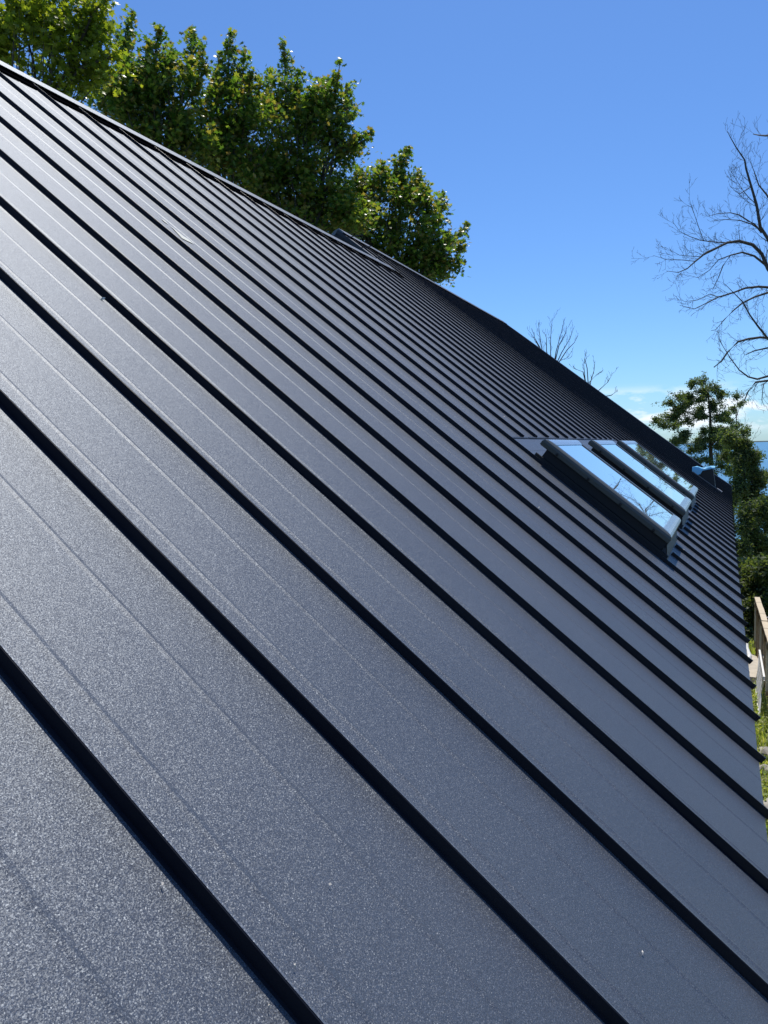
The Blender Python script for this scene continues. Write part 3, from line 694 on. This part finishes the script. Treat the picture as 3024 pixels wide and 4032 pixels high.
# ================================================================== YARD by the eave
gz = 0.0
M_WOOD = mat('weathered_pale_wood', (.62, .52, .36), .7, noise=(12, (.52, .44, .31), .35, .7), bump=(60, .3, .004))
M_POST = mat('brown_wood', (.30, .20, .11), .8, noise=(12, (.42, .30, .18), .35, .7), bump=(60, .3, .004))
rl = tag(empty('wooden_railing', (13, -.7, 0)), 'pale topped wooden railing along the path at the right edge', 'railing')
P0 = gpix(2981, 2362, 1.06); P1 = gpix(3026, 2510, 1.06); rd = (P1-P0).normalized(); ra_ = math.atan2(rd.y, rd.x); rm = Matrix.Rotation(ra_, 3, 'Z')
for i in range(15):
    c = P0 + rd*(i*.58)
    m = MB(); m.box((c.x, c.y, .53), (.09, .09, 1.12), 0, rm); part(m.build('post', M_POST if i % 3 else M_WOOD), rl)
    if i < 14:
        c2 = c + rd*.29
        m = MB(); m.box((c2.x, c2.y, 1.10+.015*(i//2 % 2)), (.60, .10, .04), 0, rm); part(m.build('top_rail', M_WOOD), rl)
        m = MB(); m.box((c2.x, c2.y, .95), (.50, .035, .09), 0, rm); part(m.build('side_rail', M_WOOD), rl)
        m = MB(); m.box((c2.x, c2.y, .15), (.50, .035, .08), 0, rm); part(m.build('side_rail', M_POST), rl)
# stone step
m = MB(); m.hexa([Vector(q) for q in ((14.7, -.36, -.1), (16.6, -.40, -.1), (16.2, -.70, -.1), (14.7, -.68, -.1), (14.75, -.37, .13), (16.55, -.41, .13), (16.15, -.68, .13), (14.75, -.66, .13))])
tag(m.build('stone_slab', mat('pale_limestone', (.44, .40, .33), .85, noise=(7, (.55, .50, .42), .35, .7), bump=(30, .4, .01))), 'pale flat stone slab lying in the grass below the eave', 'stone slab')
m = MB(); m.tube([gpix(2936, 2530, .16), gpix(2938, 2552, .16), gpix(2944, 2568, .16), gpix(2950, 2582, .14), gpix(2948, 2600, .12)], .05, 8)
tag(m.build('drain_pipe', mat('white_pipe', (.75, .76, .75), .4), smooth_=True), 'white curved drain pipe lying on the grass by the slab', 'pipe')
# boulders
def rock(name, c, s, label):
    import bmesh
    bm = bmesh.new(); bmesh.ops.create_icosphere(bm, subdivisions=2, radius=1)
    for v in bm.verts: v.co = Vector((v.co.x*s[0], v.co.y*s[1], v.co.z*s[2]))*(1+.22*math.sin(v.co.x*3+v.co.y*5+c[0])*math.cos(v.co.z*4))
    me = bpy.data.meshes.new(name); bm.to_mesh(me); bm.free(); me.materials.append(M_ROCK)
    o = bpy.data.objects.new(name, me); C.objects.link(o); o.location = c; tag(o, label, 'rock')
M_ROCK = mat('grey_fieldstone', (.30, .28, .24), .9, noise=(9, (.45, .43, .38), .35, .7), bump=(30, .6, .01))
for k, (px, py, s, lb) in enumerate([(3018, 2975, (.16, .12, .09), 'grey fieldstone in the grass by the eave, halfway down the right edge'), (3010, 3040, (.10, .09, .07), 'smaller fieldstone just nearer than the grey one by the eave'), (3030, 3200, (.22, .15, .10), 'broad pale fieldstone low at the right edge under the roof')]):
    q = gpix(px, py, 0); rock('boulder', (q.x, q.y, .03), s, lb)
# satellite dish, edge on, on a short mast
dq = pix(2988, 2460, 15.2)
ds = tag(empty('satellite_dish', (dq.x, dq.y, 0)), 'grey satellite dish seen edge on beside the wooden railing', 'satellite dish')
M_DISH = mat('dish_grey', (.55, .56, .57), .45)
m = MB(); ax = Vector((.25, -.9, .35)).normalized(); a1 = ax.orthogonal().normalized(); a2 = ax.cross(a1); rows = []
for r_, dz in ((.0, 0), (.10, .008), (.18, .03), (.26, .065), (.265, .06)):
    rows.append([dq + ax*dz + r_*(math.cos(q)*a1+math.sin(q)*a2) for q in [2*math.pi*i/20 for i in range(20)]])
m.sweep(rows, closed=True); part(m.build('dish', M_DISH, smooth_=True), ds)
m = MB(); m.tube([Vector((dq.x, dq.y, -.1)), Vector((dq.x, dq.y, dq.z-.1)), dq-ax*.02], .022, 8); part(m.build('mast', M_DISH), ds)
m = MB(); m.tube([dq-a2*.25, dq+ax*.35-a2*.1], .012, 6); part(m.build('arm', M_DISH), ds)
m = MB(); m.box(dq+ax*.37-a2*.1, (.06, .06, .06)); part(m.build('receiver', mat('receiver_white', (.7, .7, .7), .4)), ds)
# white leaning lattice and board
M_WHITE = mat('white_painted_wood', (.78, .78, .76), .5)
lc = gpix(2990, 2690, .30); 
lt = tag(empty('lattice_panel', (lc.x, lc.y, 0)), 'white lattice panel leaning against the wooden railing', 'lattice panel')
for k in range(9):
    for sgn in (1, -1):
        m = MB(); xx = lc.x-.65+k*.16; m.tube([Vector((xx-sgn*.25, lc.y+.03, .02)), Vector((xx+sgn*.25, lc.y-.03, .62))], .012, 4); part(m.build('lattice_strip', M_WHITE), lt)
m = MB(); m.box((lc.x, lc.y+.03, .02), (1.7, .03, .05)); part(m.build('lattice_frame', M_WHITE), lt)
m = MB(); m.box((lc.x, lc.y-.03, .64), (1.7, .03, .05)); part(m.build('lattice_frame', M_WHITE), lt)
bc = pix(3006, 2612, 13.6)
m = MB(); m.box((bc.x, bc.y, bc.z), (.5, .03, .32)); tag(m.build('white_board', M_WHITE), 'small white painted board fixed on the railing side', 'board')

# grass: blades near the eave
def grass(name, n, x0, x1, y0, y1, h, mat_, seed):
    r = np.random.default_rng(seed)
    P = np.stack([r.uniform(x0, x1, n), r.uniform(y0, y1, n), np.zeros(n)], 1); P[:, 2] = [ground_z(a, b) for a, b in P[:, :2]]
    ok = ~((P[:, 0] > 14.6) & (P[:, 0] < 16.7) & (P[:, 1] > -.72) & (P[:, 1] < -.3)); P = P[ok]; n = len(P)
    a = r.uniform(0, 6.28, n); L = h*r.uniform(.4, 1.3, n); w = .007+.008*r.random(n)
    d = np.stack([np.cos(a), np.sin(a), np.zeros(n)], 1); s = np.stack([-np.sin(a), np.cos(a), np.zeros(n)], 1); up = np.array([0, 0, 1.])
    lean = r.uniform(.1, .9, n)
    v0 = P - s*w[:, None]; v1 = P + s*w[:, None]; mid = P + up*(L*.6)[:, None] + d*(L*lean*.25)[:, None]
    tip = P + up*L[:, None] + d*(L*lean)[:, None]
    V = np.stack([v0, v1, mid+s*w[:, None]*.8, mid-s*w[:, None]*.8, tip], 1)
    T = np.array([(0, 1, 2), (0, 2, 3), (3, 2, 4)])[None]+(np.arange(n)*5)[:, None, None]
    return tag(mesh_np(name, V.reshape(-1, 3), T.reshape(-1, 3), mat_), kind='stuff', cat=None)
g = grass('grass', 42000, 7.5, 24, -3.2, -.15, .10, M_BUSH, 3); tag(g, 'sunlit short grass and clover growing beside the house wall', 'grass')
P = np.stack([rng.uniform(8, 24, 16000), rng.uniform(-2.6, -.2, 16000), rng.uniform(.02, .14, 16000)], 1)
k = np.sin(P[:, 0]*2.1)+np.cos(P[:, 1]*4+P[:, 0]); P = P[(k > -.5) & ~((P[:, 0] > 14.6) & (P[:, 0] < 16.7) & (P[:, 1] > -.72) & (P[:, 1] < -.3))]
w_ = leaves('ground_plants', P, .055, M_BUSH, None, SPRAY, ST, 1.2); tag(w_, 'patches of small leafy weeds growing in the grass', 'weeds')

# chips of debris on the roof
M_CHIP = mat('pale_debris', (.62, .58, .50), .7)
chips = [(2677, 2125, .012, 'white chip on the roof just beyond the near skylight apron'), (2692, 2165, .012, 'white chip on the roof below the near skylight apron'), (2122, 1998, .008, 'pale speck on a seam left of the nearest skylight'),
 (1985, 1640, .010, 'pale chip on the roof up slope left of the skylights'), (2090, 1640, .010, 'pale chip on the roof just above the skylight flashing'), (1300, 3480, .0035, 'pale crumb low in the middle of the roof foreground'),
 (640, 3480, .0035, 'pale crumb beside the nearest seam at lower left'), (405, 1175, .012, 'pale chip stuck on a seam in the left part of the roof'), (2830, 2063, .012, 'pale speck near the far eave of the roof'),
 (1160, 3800, .0032, 'pale splinter low in the foreground right of the nearest seam'), (1060, 3960, .0035, 'pale crumb near the bottom edge of the picture'), (2530, 3750, .005, 'pale speck on the panel at the lower right'), (2240, 2780, .007, 'pale speck in the middle of the roof right of centre')]
for k, (x, y, s, lb) in enumerate(chips):
    r = ray(x, y); nn = slope_dir(0, 0, 1); p0 = uv(0, 0, .012); tt = (p0-CAM).dot(nn)/r.dot(nn); q = CAM + r*tt
    m = MB(); a = rvec(1).normalized(); b = a.orthogonal().normalized(); c_ = a.cross(b)
    m.poly([q+a*s, q+b*s*.7, q-a*s*.9, q-b*s*.5]); m.poly([q+a*s, q+b*s*.7, q+c_*s*.5]); m.poly([q+c_*s*.5, q-a*s*.9, q-b*s*.5]); m.poly([q+c_*s*.5, q+b*s*.7, q-a*s*.9]); m.poly([q+c_*s*.5, q-b*s*.5, q+a*s])
    tag(m.build('debris_chip', M_CHIP), lb, 'debris', 'pale chips lying on the roof')

# pale scuff rubbed along a panel, and a duller smear below it
def on_roof(x, y, n=.007):
    r = ray(x, y); nn = slope_dir(0, 0, 1); p0 = uv(0, 0, n); return CAM + r*((p0-CAM).dot(nn)/r.dot(nn))
m = MB()
sp = [(636, 861, 1), (650, 872, 4), (664, 884, 0), (682, 898, 2), (700, 915, 5), (720, 934, 8), (740, 945, 7), (765, 961, 0)]
for (xa, ya, wa), (xb, yb_, wb) in zip(sp, sp[1:]):
    m.quad(on_roof(xa+wa*.35, ya-wa*.5), on_roof(xa-wa*.35, ya+wa*.5), on_roof(xb-wb*.35, yb_+wb*.5), on_roof(xb+wb*.35, yb_-wb*.5))
m.build('scuff_mark', mat('pale_scuff', (.80, .76, .58), .35), roof)
